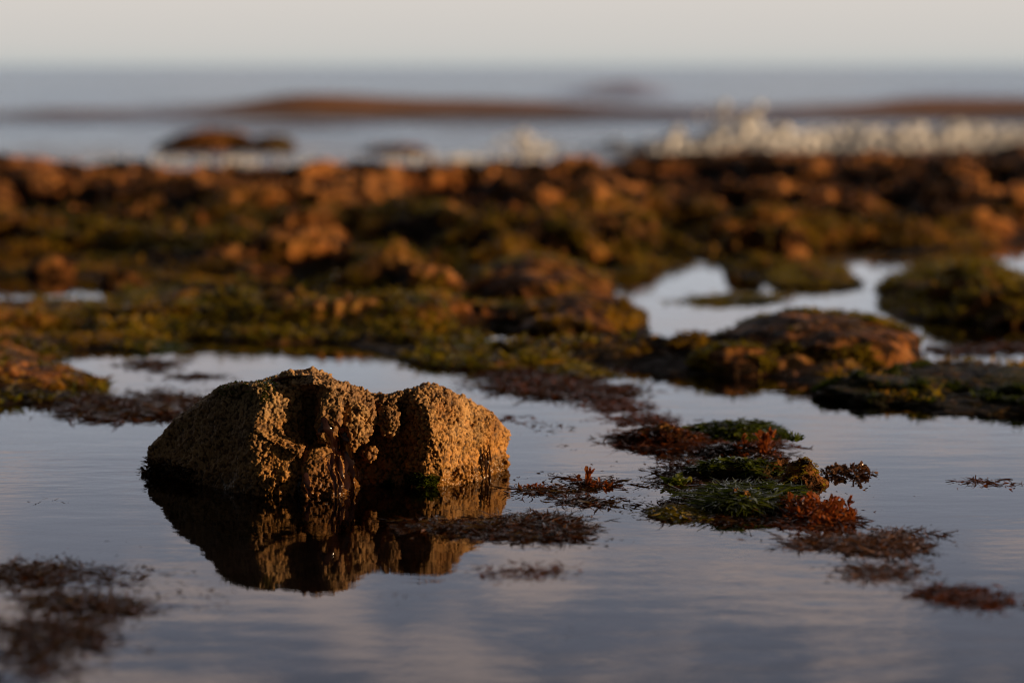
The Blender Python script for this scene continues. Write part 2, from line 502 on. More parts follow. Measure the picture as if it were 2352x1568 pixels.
def turf_on(v, f, n, length, width, zmin=.004, upmin=-.1, seed=0, mask=None, az=None, droop=(-1.2, -.2), lie=False):
    """short blades growing from upward faces of a mesh"""
    if f.shape[1] == 4:
        tri = np.concatenate([f[:, [0, 1, 2]], f[:, [0, 2, 3]]])
    else:
        tri = f
    a, b, c = v[tri[:, 0]], v[tri[:, 1]], v[tri[:, 2]]
    nr = np.cross(b - a, c - a); ar = np.linalg.norm(nr, axis=1); nr = nr / np.maximum(ar, 1e-12)[:, None]
    if nr[:, 2].mean() < 0:
        nr = -nr
    w = ar * (nr[:, 2] > upmin) * ((a[:, 2]) > zmin)
    if mask is not None:
        w = w * mask((a + b + c) / 3)
    if w.sum() <= 0:
        return None
    k = rng.choice(len(tri), n, p=w / w.sum())
    u, s = rng.random(n), rng.random(n); fl = u + s > 1; u[fl], s[fl] = 1 - u[fl], 1 - s[fl]
    p = a[k] + (b[k] - a[k]) * u[:, None] + (c[k] - a[k]) * s[:, None]
    az_ = np.arctan2(nr[k, 1], nr[k, 0]) + rng.normal(0, .7, n) if az is None else az + rng.normal(0, .6, n)
    clump = vnoise(p * 22 + seed, seed + 1) * .6 + vnoise(p * 6 + seed, seed + 4) * .55 + .42
    if lie:                                   # limp wet strands lying over the surface
        p = p + nr[k] * .0015
        return ribbons(p, length * rng.uniform(.5, 1.6, n), width * rng.uniform(.5, 1.5, n), rng.uniform(0, 2 * np.pi, n), rng.uniform(-.2, .25, n), rng.uniform(-.8, .1, n), 5,
                       rng.uniform(-1.8, 1.8, n), .3, np.clip(clump * .7 + rng.normal(.1, .2, n), 0, 1))
    return ribbons(p, length * rng.uniform(.5, 1.4, n), width * rng.uniform(.6, 1.4, n), az_, rng.uniform(.1, 1.0, n), rng.uniform(droop[0], droop[1], n), 3,
                   rng.uniform(-.6, .6, n), .2, np.clip(clump * .8 + rng.normal(0, .15, n), 0, 1))


# ================================================================== SETTING
# ---- reef heightfield
FRONT = [(-900, 960), (-300, 945), (-60, 935), (60, 928), (150, 918), (225, 898), (245, 872), (150, 848), (95, 832), (150, 810), (250, 802), (330, 806), (400, 784), (480, 778), (560, 784), (640, 790), (760, 786),
         (815, 793), (860, 812), (930, 832), (1010, 846), (1100, 850), (1220, 846), (1330, 842), (1430, 846), (1540, 858), (1660, 864), (1770, 868), (1850, 880), (1890, 898), (1960, 914), (2060, 930),
         (2160, 940), (2260, 944), (2380, 944), (2700, 955), (3200, 970)]
BACK = [(4200, 378), (2352, 378), (2150, 376), (1900, 382), (1700, 378), (1500, 390), (1250, 402), (1100, 398), (950, 410), (760, 414), (640, 412), (420, 412), (300, 394), (100, 400), (-500, 404), (-2200, 398)]
LAND = FRONT + BACK
POOL_R = [(1400, 636), (1500, 616), (1640, 612), (1720, 640), (1770, 660), (1880, 664), (1975, 656), (1915, 612), (1960, 594), (2110, 582), (2290, 562), (2700, 556), (2900, 640), (2352, 640), (2290, 606), (2120, 606), (2040, 640), (2016, 668), (2050, 696),
          (2066, 718), (2110, 738), (2352, 746), (2800, 750), (2900, 866), (2420, 850), (2250, 840), (2130, 838), (2030, 815), (1860, 800), (1700, 790), (1540, 776), (1480, 752), (1430, 718), (1400, 696)]
POOL_L = [(-900, 630), (0, 634), (150, 630), (240, 648), (284, 682), (240, 694), (100, 690), (-100, 696), (-900, 700)]


def poly_world(poly):
    a = np.array(poly, float)
    return G(a[:, 0], a[:, 1])[:, :2]


def sdist(x, y, poly):
    """signed distance, positive inside"""
    q = poly_world(poly); n = len(q)
    d = np.full(x.shape, 1e9); ins = np.zeros(x.shape, bool)
    for i in range(n):
        ax, ay = q[i]; bx, by = q[(i + 1) % n]
        ex, ey = bx - ax, by - ay
        t = np.clip(((x - ax) * ex + (y - ay) * ey) / (ex * ex + ey * ey + 1e-12), 0, 1)
        d = np.minimum(d, (x - ax - t * ex) ** 2 + (y - ay - t * ey) ** 2)
        if ay != by:
            c = ((ay > y) != (by > y)) & (x < (bx - ax) * (y - ay) / (by - ay) + ax)
            ins ^= c
    d = np.sqrt(d)
    return np.where(ins, d, -d)


def reef_height(x, y, full=False):
    p2 = np.stack([x, y, np.zeros_like(x)], -1)
    wob = .05 * fbm(p2 * 5.0, 3, 31) + .018 * fbm(p2 * 24, 3, 33)
    wob = wob * np.clip(y / 6, .6, 2)
    dl = sdist(x, y, LAND); dr = sdist(x, y, POOL_R); dp = sdist(x, y, POOL_L)
    d = np.minimum(dl, np.minimum(-dr, -dp)) + wob
    # how high the shelf stands: low near the water, a little higher towards the sea
    top = .034 + .026 * sstep(4.9, 6.5, y) + .030 * sstep(7.5, 11, y)
    L = .16 + .30 * sstep(5.2, 7.5, y)
    up = 1 - np.exp(-np.clip(d, 0, 9) / L)
    big = fbm(p2 * np.array([1.5, 1.1, 1]) + 3.3, 3, 41, .5)
    mid = fbm(p2 * np.array([3.2, 3.2, 1]), 4, 61, .55)
    sml = fbm(p2 * np.array([9.5, 14, 1]), 4, 63, .6)
    tny = fbm(p2 * 48, 3, 65, .6)
    led = mid * 1.5 + big * .6
    led = np.tanh(led * 2.2) * .55 + .45 * led                  # ledges: flat tops, quick drops
    rim = 1 - .45 * sstep(10.3, 13.0, y)
    low = 1 - .93 * np.exp(-(((x + 1.40) / .80) ** 2 + ((y - 6.25) / 1.0) ** 2) ** 2) - .5 * np.exp(-((x - pxx(1480, 5.2)) / .25) ** 2 - ((y - 5.2) / .3) ** 2)
    hl = top * up * (1 + .7 * big) * low
    lump = (.060 * led + .027 * sml + .020 * tny + .010 * fbm(p2 * 110, 2, 67)) * sstep(-.02, .30, d) * rim * (.88 + .36 * sstep(5.6, 7.5, y)) * low
    nz = .010 * sml * sstep(-.03, .1, d) + .006 * tny * sstep(-.03, .05, d)
    far = 1.0
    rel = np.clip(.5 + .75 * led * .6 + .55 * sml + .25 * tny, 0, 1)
    h = np.where(d > 0, np.maximum(hl + lump + nz, -.02) + .002, -.06 * (1 - np.exp(np.clip(d, -9, 0) / .10)))
    return (h, rel, d) if full else h


nr, nc = 760, 700
ys = 3.55 * (16.2 / 3.55) ** np.linspace(0, 1, nr)
us = np.linspace(-1, 1, nc); us = np.sign(us) * (np.abs(us) * .72 + .28 * np.abs(us) ** 4)
X = us[None] * (ys[:, None] * .37 + .25); Y = np.repeat(ys[:, None], nc, 1)
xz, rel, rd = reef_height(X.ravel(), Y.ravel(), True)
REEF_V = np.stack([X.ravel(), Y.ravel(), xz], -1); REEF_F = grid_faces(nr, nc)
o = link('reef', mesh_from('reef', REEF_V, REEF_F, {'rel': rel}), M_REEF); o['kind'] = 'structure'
o['label'] = 'brown weed-covered rock shelf between the tide pool and the sea'


def reef_z(x, y):
    return float(reef_height(np.array([x]), np.array([y]))[0])


# ---- bed under the pool
bx, by = np.meshgrid(np.linspace(-9, 9, 260), np.linspace(.3, 15, 260))
bp = np.stack([bx.ravel(), by.ravel(), np.zeros(bx.size)], -1)
bp[:, 2] = -.060 + .020 * fbm(bp * 2.2, 4, 81)
o = link('pool_bed', mesh_from('pool_bed', bp, grid_faces(260, 260)), M_BED); o['kind'] = 'structure'

# ---- still water of the tide pools
wx, wy = np.meshgrid(np.linspace(-9, 9, 40), np.linspace(.2, 13.6, 40))
wv = np.stack([wx.ravel(), wy.ravel(), np.zeros(wx.size)], -1)
o = link('tide_pool_water', mesh_from('tide_pool_water', wv, grid_faces(40, 40)), M_POOL); o['kind'] = 'structure'

# ---- sea with swell
sy = np.concatenate([np.linspace(12.6, 40, 420), 40 * (9000 / 40) ** np.linspace(0.004, 1, 220)])
su = np.linspace(-1, 1, 420)
SX = su[None] * np.minimum(sy[:, None] * .6 + 4, 9000); SY = np.repeat(sy[:, None], 420, 1)
x, y = SX.ravel(), SY.ravel()


def bumpx(x, c, wl, wr):
    return np.exp(-np.where(x < c, ((x - c) / wl) ** 2, ((x - c) / wr) ** 2))


def crest(yc, A, wf, wb):
    d = y - yc
    return A * np.where(d < 0, np.exp(-(d / wf) ** 2), np.exp(-(d / wb) ** 2))


z = np.zeros_like(x)
n1 = vnoise(np.stack([x * .35, y * .05, 0 * x], -1), 3)
amp = .20 * bumpx(x, pxx(720, 27), 1.2, 1.3) + .10 * bumpx(x, pxx(1150, 27), 1.0, 1.6) + .09 + .14 * bumpx(x, pxx(2150, 27), 2.6, 3.5) + .05 * bumpx(x, pxx(150, 27), 1.0, 1.0)
z += crest(27.3 + .45 * n1, amp * (1 + .25 * n1), .55, 1.9)
z += crest(46 + 1.2 * n1, .30 * bumpx(x, pxx(1430, 46), 1.3, 1.0) + .10 * bumpx(x, pxx(2200, 46), 2.0, 2.4) + .05 * bumpx(x, pxx(150, 46), 2.4, 2.2) + .03, 1.3, 3.0)
z += crest(35 + .8 * n1, .05 * (1 + 1.6 * vnoise(np.stack([x * .3, 0 * x, 0 * x + 5], -1), 8)), .6, 1.6)
z += crest(23 + .4 * n1, .035 * (1 + 1.8 * vnoise(np.stack([x * .5, 0 * x, 0 * x + 9], -1), 9)), .35, 1.0)
z += crest(72 + 2 * n1, .06 * (1 + n1), 3, 5)
z += crest(18.6 + .3 * n1, .06 * bumpx(x, pxx(1900, 18.6), 1.2, 3.2), .25, .7)
p3 = np.stack([x * .7, y * .9, 0 * x], -1)
z += .022 * fbm(p3, 4, 5) * np.clip((y - 12.6) / 3, .3, 1) * np.clip(120 / y, 0, 1)
foam = sstep(19.6, 17.2, y) * sstep(13, 14.2, y) * (.45 + .65 * sstep(pxx(1100, 16), pxx(1600, 16), x)) + .4 * vnoise(p3 * 1.7, 15) * sstep(21, 17, y)
o = link('sea', mesh_from('sea', np.stack([x, y, z - .004], -1), grid_faces(len(sy), 420), {'foam': np.clip(foam, 0, 1)}), M_SEA); o['kind'] = 'structure'

# ================================================================== HERO ROCK
def hull(pts):
    bm = bmesh.new()
    for q in pts:
        bm.verts.new(q)
    bmesh.ops.convex_hull(bm, input=bm.verts)
    for vv in [q for q in bm.verts if not q.link_faces]:
        bm.verts.remove(vv)
    bm.normal_update()
    bm.verts.index_update()
    v = np.array([q.co[:] for q in bm.verts]); f = [[w.index for w in p.verts] for p in bm.faces]
    bm.free()
    return v, f


def pp(*t):
    return [tuple(P(a, b, c)) for a, b, c in t]


ZB = -.07
lumps = []
# long left block: dark flank facing left, ridge near x=585
lumps.append(pp((338, 1062, 3.545), (347, 1028, 3.54), (385, 985, 3.52), (432, 946, 3.50), (492, 903, 3.47), (522, 886, 3.45), (560, 880, 3.425), (592, 884, 3.405), (584, 962, 3.392), (574, 1010, 3.378), (600, 1090, 3.352), (655, 1090, 3.350), (690, 1015, 3.385),
                (700, 895, 3.435), (640, 878, 3.5), (520, 884, 3.62), (640, 872, 3.64), (400, 985, 3.64)) + [(-.518, 3.56, ZB), (-.41, 3.375, ZB), (-.35, 3.34, ZB), (-.29, 3.35, ZB), (-.28, 3.66, ZB), (-.46, 3.68, ZB), (-.414, 3.40, .0), (-.352, 3.352, .0)])
# diagonal lit shelf from the ridge down to the right
lumps.append(pp((583, 958, 3.385), (580, 985, 3.375), (640, 985, 3.385), (700, 1030, 3.365), (690, 1052, 3.358), (620, 1015, 3.366), (600, 970, 3.43), (700, 1000, 3.43)))
# crest and top plate
lumps.append(pp((640, 870, 3.47), (655, 860, 3.46), (690, 857, 3.44), (722, 853, 3.425), (752, 864, 3.42), (792, 885, 3.425), (858, 908, 3.44), (690, 885, 3.41), (722, 880, 3.395), (752, 890, 3.392), (800, 912, 3.405), (860, 930, 3.43), (720, 858, 3.58), (860, 915, 3.6), (660, 868, 3.58), (700, 960, 3.5), (840, 980, 3.5)))
# column below the plate
lumps.append(pp((734, 893, 3.405), (786, 900, 3.40), (728, 925, 3.385), (720, 985, 3.378), (730, 1012, 3.375), (770, 985, 3.372), (786, 940, 3.382), (760, 1030, 3.39), (720, 900, 3.48), (800, 1000, 3.48)))
# face right of the column
lumps.append(pp((785, 905, 3.415), (860, 922, 3.425), (866, 960, 3.41), (846, 1000, 3.405), (808, 1030, 3.39), (790, 990, 3.392), (820, 940, 3.395), (780, 920, 3.5), (860, 1000, 3.5)))
# lower pillar
lumps.append(pp((705, 1040, 3.37), (745, 1022, 3.372), (782, 1042, 3.378), (790, 1085, 3.37), (700, 1085, 3.352), (740, 1065, 3.352), (700, 1130, 3.34), (775, 1128, 3.345), (700, 1040, 3.5), (790, 1050, 3.5)) + [(-.285, 3.333, ZB), (-.235, 3.335, ZB), (-.23, 3.5, ZB), (-.3, 3.5, ZB)])
# knob between crest and right block
lumps.append(pp((870, 935, 3.43), (890, 918, 3.44), (915, 930, 3.425), (922, 965, 3.41), (905, 1003, 3.412), (880, 1000, 3.415), (868, 970, 3.415), (893, 960, 3.398), (890, 925, 3.52), (890, 1000, 3.52)))
# back of the cleft beside the column
lumps.append(pp((660, 900, 3.45), (800, 900, 3.45), (660, 1010, 3.425), (800, 1010, 3.42), (660, 1100, 3.40), (810, 1100, 3.40), (660, 900, 3.6), (800, 900, 3.6)) + [(-.3, 3.39, ZB), (-.22, 3.39, ZB), (-.3, 3.6, ZB), (-.22, 3.6, ZB)])
# saddle between the two halves
lumps.append(pp((835, 906, 3.44), (880, 907, 3.445), (935, 903, 3.45), (880, 930, 3.43), (840, 940, 3.44), (930, 930, 3.445), (840, 906, 3.56), (930, 904, 3.56), (880, 960, 3.5)))
# little knobs under it
lumps.append(pp((835, 1040, 3.40), (860, 1022, 3.405), (868, 1045, 3.402), (850, 1065, 3.40), (840, 1045, 3.47), (866, 1045, 3.47)))
# back of the hollow
lumps.append(pp((780, 930, 3.47), (980, 930, 3.475), (780, 1040, 3.45), (970, 1040, 3.465), (800, 1115, 3.43), (950, 1115, 3.435), (860, 908, 3.52), (930, 905, 3.52), (780, 930, 3.68), (980, 930, 3.68)) + [(-.24, 3.41, ZB), (-.12, 3.42, ZB), (-.24, 3.7, ZB), (-.12, 3.7, ZB)])
# right block with the sharp ridge
lumps.append(pp((905, 906, 3.47), (930, 901, 3.455), (962, 892, 3.445), (1000, 889, 3.45), (1024, 895, 3.46), (950, 915, 3.43), (984, 938, 3.412), (992, 985, 3.402), (988, 1015, 3.405), (955, 1050, 3.43), (915, 1000, 3.47), (1060, 914, 3.50), (1100, 933, 3.52), (1138, 955, 3.54), (1157, 983, 3.555), (1162, 1004, 3.565), (1158, 1050, 3.57),
                (1090, 1010, 3.475), (1040, 1000, 3.435), (1000, 890, 3.66), (1120, 945, 3.68), (1158, 1000, 3.66), (905, 910, 3.62)) + [(-.14, 3.425, ZB), (-.085, 3.445, ZB), (-.05, 3.49, ZB), (-.016, 3.56, ZB), (-.03, 3.7, ZB), (-.17, 3.7, ZB), (-.135, 3.435, .0), (-.08, 3.452, .0)])
# foot of the right block
lumps.append(pp((950, 1085, 3.43), (1000, 1060, 3.435), (1060, 1075, 3.45), (1110, 1065, 3.49)) + [(-.15, 3.405, ZB), (-.08, 3.43, ZB), (-.03, 3.52, ZB), (-.15, 3.6, ZB), (-.03, 3.6, ZB), (-.145, 3.412, .002), (-.085, 3.437, .002)])
# tail of weed and rubble on the far left
lumps.append(pp((320, 1083, 3.53), (345, 1075, 3.54), (352, 1090, 3.51)) + [(-.525, 3.54, -.03), (-.50, 3.49, -.03), (-.49, 3.6, -.03)])
vv, ff, off = [], [], 0
for L in lumps:
    v, f = hull(L)
    vv.append(v); ff += [[i + off for i in p] for p in f]; off += len(v)
me = bpy.data.meshes.new('hull'); me.from_pydata(np.concatenate(vv).tolist(), [], ff); me.update()
tmp = bpy.data.objects.new('hull', me); col.objects.link(tmp)
md = tmp.modifiers.new('r', 'REMESH'); md.mode = 'VOXEL'; md.voxel_size = .00115
dg = bpy.context.evaluated_depsgraph_get()
ev = tmp.evaluated_get(dg); m2 = bpy.data.meshes.new_from_object(ev)
bpy.data.objects.remove(tmp); bpy.data.meshes.remove(me)


def np_mesh(m):
    n = len(m.vertices); v = np.empty(n * 3, np.float32); m.vertices.foreach_get('co', v)
    nq = len(m.polygons); ls = np.empty(len(m.loops), np.int32); m.loops.foreach_get('vertex_index', ls)
    e = np.empty(len(m.edges) * 2, np.int32); m.edges.foreach_get('vertices', e)
    return v.reshape(-1, 3).astype(float), ls.reshape(nq, -1), e.reshape(-1, 2)


hv, hf, he = np_mesh(m2)
bpy.data.meshes.remove(m2)
deg = np.bincount(he.ravel(), minlength=len(hv)).astype(float)


def lap(v, it):
    for _ in range(it):
        s = np.stack([np.bincount(he[:, 0], v[he[:, 1], k], len(v)) + np.bincount(he[:, 1], v[he[:, 0], k], len(v)) for k in range(3)], -1)
        v = v * .4 + .6 * s / deg[:, None]
    return v


def vnormals(v, f):
    n = np.zeros_like(v)
    fn = np.cross(v[f[:, 2]] - v[f[:, 0]], v[f[:, 3]] - v[f[:, 1]])
    for k in range(4):
        for c in range(3):
            n[:, c] += np.bincount(f[:, k], fn[:, c], len(v))
    return n / np.maximum(np.linalg.norm(n, axis=1), 1e-12)[:, None]


hv = lap(hv, 30)
hn = vnormals(hv, hf)
hv = hv + hn * (.0085 * fbm(hv * 24, 3, 101) + .0048 * fbm(hv * 62, 3, 103))[:, None]
hn = vnormals(lap(hv, 4), hf)
f1, f2, cid = worley(hv * 165 + .35 * np.stack([vnoise(hv * 200, 1), vnoise(hv * 200, 2), vnoise(hv * 200, 3)], -1), 111)
k1, k2, cid2 = worley(hv * 310, 131)
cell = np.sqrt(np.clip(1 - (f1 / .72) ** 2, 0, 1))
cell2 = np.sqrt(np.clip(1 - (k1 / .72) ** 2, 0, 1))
strength = .55 + .75 * sstep(-.25, .35, fbm(hv * 18, 3, 121))
left = sstep(-.34, -.40, hv[:, 0])
disp = (.0043 * cell * (.35 + .9 * cid) * (1 - .35 * left) + .0019 * cell2 * (.3 + cid2)) * strength - .0028
hv = hv + hn * disp[:, None]
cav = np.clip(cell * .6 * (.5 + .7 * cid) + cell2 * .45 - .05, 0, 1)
root = empty('barnacled_rock', G(748, 1110) * np.array([1, 1, 0]), 'large knobbly barnacle-covered rock half lit by the sun, alone in the pool', 'rock')
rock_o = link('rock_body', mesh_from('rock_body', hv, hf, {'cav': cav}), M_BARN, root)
bvh = BVHTree.FromPolygons([tuple(q) for q in hv], [tuple(q) for q in hf])


def on_rock(px, py, lift=.004):
    d = Vector(ray(px, py)).normalized()
    hit = bvh.ray_cast(Vector((0, 0, CAMH)), d)
    if hit[0] is None:
        q = Vector(P(px, py, 3.42))
        return np.array(q)
    return np.array(hit[0] - d * lift)


def strip(pts, wid, lift=.004, n=18, twist=.5, rnd=.5, smooth=2):
    """a blade that hangs over the rock along a few points picked on its face"""
    pts = np.array(pts, float); t = np.linspace(0, len(pts) - 1, n)
    px = np.interp(t, range(len(pts)), pts[:, 0]); py = np.interp(t, range(len(pts)), pts[:, 1])
    c = np.array([on_rock(a, b, lift) for a, b in zip(px, py)])
    for _ in range(smooth):
        c[1:-1] = (c[:-2] + c[1:-1] * 2 + c[2:]) / 4
    s = np.linspace(0, 1, n)
    w = wid * np.sin(np.pi * (.12 + .83 * s)) ** .6 * (1 + .25 * np.sin(s * 23 + pts[0, 0]))
    ang = twist * np.sin(s * 5 + pts[0, 1])
    side = np.stack([np.cos(ang), np.sin(ang) * -.9, .15 * np.sin(ang * 2)], -1) * (w / 2)[:, None]
    mid = c + np.array([0, -1, 0]) * (w * .18)[:, None]
    v = np.stack([c - side, mid, c + side], 1).reshape(-1, 3)
    k = np.arange(n - 1) * 3
    f = np.concatenate([np.stack([k, k + 1, k + 4, k + 3], -1), np.stack([k + 1, k + 2, k + 5, k + 4], -1)])
    return v, f, np.full(len(v), rnd)


strands = [([(742, 958), (754, 988), (766, 1024), (778, 1080)], .009), ([(768, 966), (798, 1008), (806, 1060), (830, 1122)], .008), ([(746, 962), (736, 990), (726, 1012)], .006), ([(801, 1035), (804, 1090), (807, 1146)], .010),
           ([(758, 990), (764, 1040), (760, 1092)], .005), ([(772, 1000), (776, 1050), (790, 1110)], .006), ([(812, 1060), (822, 1100), (834, 1135)], .006), ([(703, 1085), (706, 1115), (712, 1142)], .006), ([(690, 1095), (688, 1120), (694, 1140)], .005),
           ([(786, 1000), (795, 1060), (796, 1130)], .012), ([(752, 1060), (768, 1100), (772, 1140)], .005), ([(770, 1075), (782, 1110), (778, 1142)], .004)]
for i, (pts, w) in enumerate(strands):
    v, f, r = strip(pts, w * 1.35, .009, rnd=random.random())
    link('kelp_strand', mesh_from('kelp_strand', v, f, {'rnd': r}), M_KELP, root)
v, f, r = join([strip([(618, 882), (636, 873), (658, 866), (702, 862)], .016, .003, rnd=.2), strip([(628, 880), (660, 868), (690, 866)], .010, .006, rnd=.6)])
link('kelp_blade', mesh_from('kelp_blade', v, f, {'rnd': r}), M_KELP, root)
parts = []
for k in range(16):
    xx = 1100 + rng.uniform(-4, 26); y0 = rng.uniform(1020, 1060)
    parts.append(strip([(xx, y0), (xx + rng.uniform(-3, 5), y0 + 25), (xx + rng.uniform(-2, 8), y0 + 45)], .003, .002, 8, rnd=rng.random()))
v, f, r = join(parts)
link('weed_fringe', mesh_from('weed_fringe', v, f, {'rnd': r}), M_DARK, root)
# soft green algae on the shoulder and along the foot of the rock
alg = []
q = turf_on(hv, hf, 900, .005, .002, zmin=.1, upmin=-.2, mask=lambda p: (p[:, 0] < -.335) * (p[:, 0] > -.42) * (p[:, 1] < 3.52) * (p[:, 2] > .125) * (vnoise(p * 60, 5) > .0))
if q: alg.append(q)
q = turf_on(hv, hf, 500, .010, .003, zmin=.0, upmin=-.9, mask=lambda p: (p[:, 2] < .016) * (p[:, 1] < 3.5) * (p[:, 0] > -.21) * (p[:, 0] < -.10) * (vnoise(p * 50, 6) > .1))
if q: alg.append(q)
v, f, r = join(alg)
link('green_algae', mesh_from('green_algae', v, f, {'rnd': r}), M_GREEN, root)
v, f, r = turf_on(hv, hf, 700, .012, .003, zmin=-.004, upmin=-.9, mask=lambda p: (p[:, 2] < .02) * (p[:, 0] < -.46))
link('dark_algae', mesh_from('dark_algae', v, f, {'rnd': r}), M_DARK, root)

# ================================================================== ROCKS ON AND BY THE REEF
turf_parts = []


def reef_rock(name, label, x0, x1, yt, yb, mat, turf=0, zb=0.0, tl=.014, tw=.004, tm=None, group=None, bare=0.0, **kw):
    o, v, f = px_rock(name, label, x0, x1, yt, yb, mat, zbase=zb, group=group, **kw)
    if turf:
        r = turf_on(v, f, turf, tl, tw, zmin=.004, seed=turf, mask=lambda p: 1.0 * (vnoise(p * 9 + turf, 12) + .5 * vnoise(p * 30, 13) + bare * sstep(.02, .06, p[:, 2]) > .0))
        root_ = o
        link('algae_cover', mesh_from('algae_cover', r[0], r[1], {'rnd': r[2]}), tm or M_TURF, root_)
    return o


GR = 'rocks standing on the reef'
reef_rock('rock', 'low ochre rock in warm light at the left edge, just behind the floating dark weed', -120, 248, 838, 905, M_ROCKL, 4500, bare=.8, seed=3, depth=1, rough=.22, knob=.09, group=None, tm=M_GOLD)
reef_rock('rock', 'broad domed brown rock topping the green bank between two pools', 1640, 2120, 712, 856, M_ROCKB, 4500, bare=-.45, seed=5, depth=1.6, rough=.18, knob=.05, flat=.5)
reef_rock('rock', 'small rounded brown rock at the near foot of the broad domed rock', 1570, 1810, 790, 864, M_ROCKB, 1200, seed=8, depth=1.1, rough=.16, knob=.05)
reef_rock('rock', 'long low rock under dark green weed at the right edge of the near pool', 1860, 2560, 836, 944, M_ROCKG, 14000, seed=11, depth=1, rough=.36, knob=.12, tm=M_GREEN, tl=.018)
reef_rock('rock', 'dark green-topped rock standing in the back pool at the right edge', 2016, 2520, 604, 742, M_ROCKB, 5000, bare=-.15, seed=14, depth=2.0, rough=.42, knob=.13, tm=M_TURF, tl=.03)
reef_rock('rock', 'yellow-green weedy ledge at the left corner of the back pool', 1150, 1490, 672, 768, M_ROCKL, 7000, bare=.6, seed=17, depth=1.8, rough=.2, knob=.07, tm=M_GOLD, tl=.02, tw=.005)
reef_rock('rock', 'rough brown slab with steep dark right end above the yellow ledge', 1060, 1412, 580, 700, M_ROCKB, 1200, seed=30, depth=1.8, rough=.22, knob=.06, flat=.4)
reef_rock('rock', 'low brown spit of rock dividing the back pool from the right-hand pool', 1735, 1988, 618, 664, M_ROCKB, 1800, seed=22, depth=2.0, rough=.26, knob=.08, tm=M_TURF, tl=.02)
# boulders further back
def seat(x0, x1, yb):
    zb = .05
    for _ in range(3):
        q = G((x0 + x1) / 2, yb, zb); zb = max(.012, reef_z(q[0], q[1]) - .015)
    return zb



reef_rock('boulder', 'pale tan boulder with a pointed top, largest standing free on the reef', 1138, 1262, 462, 566, M_ROCKL, zb=seat(1138, 1262, 566), seed=40, depth=.8, rough=.2, knob=.03, sink=.25, lean=(-.3, 0))
reef_rock('boulder', 'sunlit leaning boulder above the back pool, left of two', 1660, 1768, 508, 592, M_ROCKL, zb=seat(1660, 1768, 592), seed=42, depth=.8, rough=.25, knob=.04, sink=.25)
reef_rock('boulder', 'sunlit yellowish boulder above the back pool, right of two', 1766, 1862, 504, 594, M_ROCKL, zb=seat(1766, 1862, 594), seed=45, depth=.8, rough=.25, knob=.04, sink=.25)
SMALL = [(1000, 1084, 462, 512), (1290, 1360, 358, 406), (60, 180, 560, 624), (520, 680, 585, 636), (880, 960, 520, 570), (300, 420, 470, 520), (2230, 2320, 452, 506), (2060, 2150, 440, 486), (640, 740, 400, 446),
         (430, 520, 410, 450), (150, 250, 430, 476), (1480, 1570, 400, 446), (1880, 1990, 450, 496), (2140, 2260, 352, 402), (1830, 1930, 360, 404), (700, 800, 500, 546), (1000, 1110, 360, 400), (1560, 1650, 480, 528), (230, 330, 600, 650), (1420, 1500, 520, 570)]
WHERE = ['beside the pale pointed boulder, up and to its left', 'at the seaward rim of the reef near the middle', 'far left, above the left pool', 'on the green shore left of the yellow ledge', 'left of the pale pointed boulder, down slope', 'on the left reef below the rock in the surf', 'near the right edge, above the back pool rock', 'on the right reef, second from the right edge',
         'near the seaward rim, right below the rock in the surf', 'near the seaward rim, directly below the rock in the surf', 'near the left edge below the seaward rim', 'right of the middle, below the first foam', 'on the right reef above the yellowish boulder', 'at the seaward rim near the right edge', 'at the seaward rim under the row of foam',
         'on the left middle of the reef, in dark weed', 'at the seaward rim left of the middle', 'right of the middle, up and left of the leaning boulder', 'right of the far left stone, above the left pool', 'between the pale pointed boulder and the leaning boulder']
for i, ((x0, x1, yt, yb), wh) in enumerate(zip(SMALL, WHERE)):
    zb = .05
    for _ in range(3):
        foot = G((x0 + x1) / 2, yb, zb); zb = max(.015, reef_z(foot[0], foot[1]) - .01)
    yt = yt + (yb - yt) * .35
    reef_rock('stone', 'rounded brown stone ' + wh, x0, x1, yt, yb, (M_ROCKL, M_ROCKB)[i % 2], zb=zb, seed=50 + i, depth=.8, rough=.34, knob=.10, sub=4, sink=.45, group='stones lying on the reef')
# rock in the surf
reef_rock('rock', 'long flat dark rock standing in the surf beyond the reef', 352, 600, 294, 346, M_ROCKB, seed=80, depth=.5, rough=.2, knob=.05, flat=.3, sink=.3)
reef_rock('rock', 'small orange-lit rock in the surf at the right end of the flat one', 555, 684, 308, 347, M_ROCKL, seed=83, depth=.6, rough=.25, knob=.05, sink=.3)
reef_rock('rock', 'smooth wet dark rock awash at the reef rim left of middle', 820, 990, 330, 350, M_ROCKB, seed=85, depth=.4, rough=.15, knob=.04, sink=.4)

# turf of algae over the near reef
def gmask(p):
    a = fbm(p * np.array([3.2, 3.2, 1]), 3, 201)
    return (p[:, 1] < 8.5) * (a + .5 * fbm(p * 11, 2, 207) > .12) * (p[:, 2] < .22) * np.clip(6.2 / p[:, 1], .2, 1.2) ** 2 * (np.abs(p[:, 0]) < p[:, 1] * .27)


v, f, r = turf_on(REEF_V, REEF_F, 36000, .024, .0055, zmin=.001, mask=gmask)
o = link('algae_turf', mesh_from('algae_turf', v, f, {'rnd': r}), M_TURF); o['kind'] = 'stuff'
tag(o, 'short green and ochre algae growing all over the near reef', 'algae')

def goldmask(p):  # extra algae whose gold colour stands in for sunlit highlights on the reef
    a = fbm(p * np.array([2.4, 2.8, 1]) + 4.4, 3, 211) + .5 * fbm(p * 13, 2, 213)
    return (p[:, 1] < 9.0) * (a > .08) * np.clip(6.0 / p[:, 1], .2, 1.2) ** 2 * (np.abs(p[:, 0]) < p[:, 1] * .27)


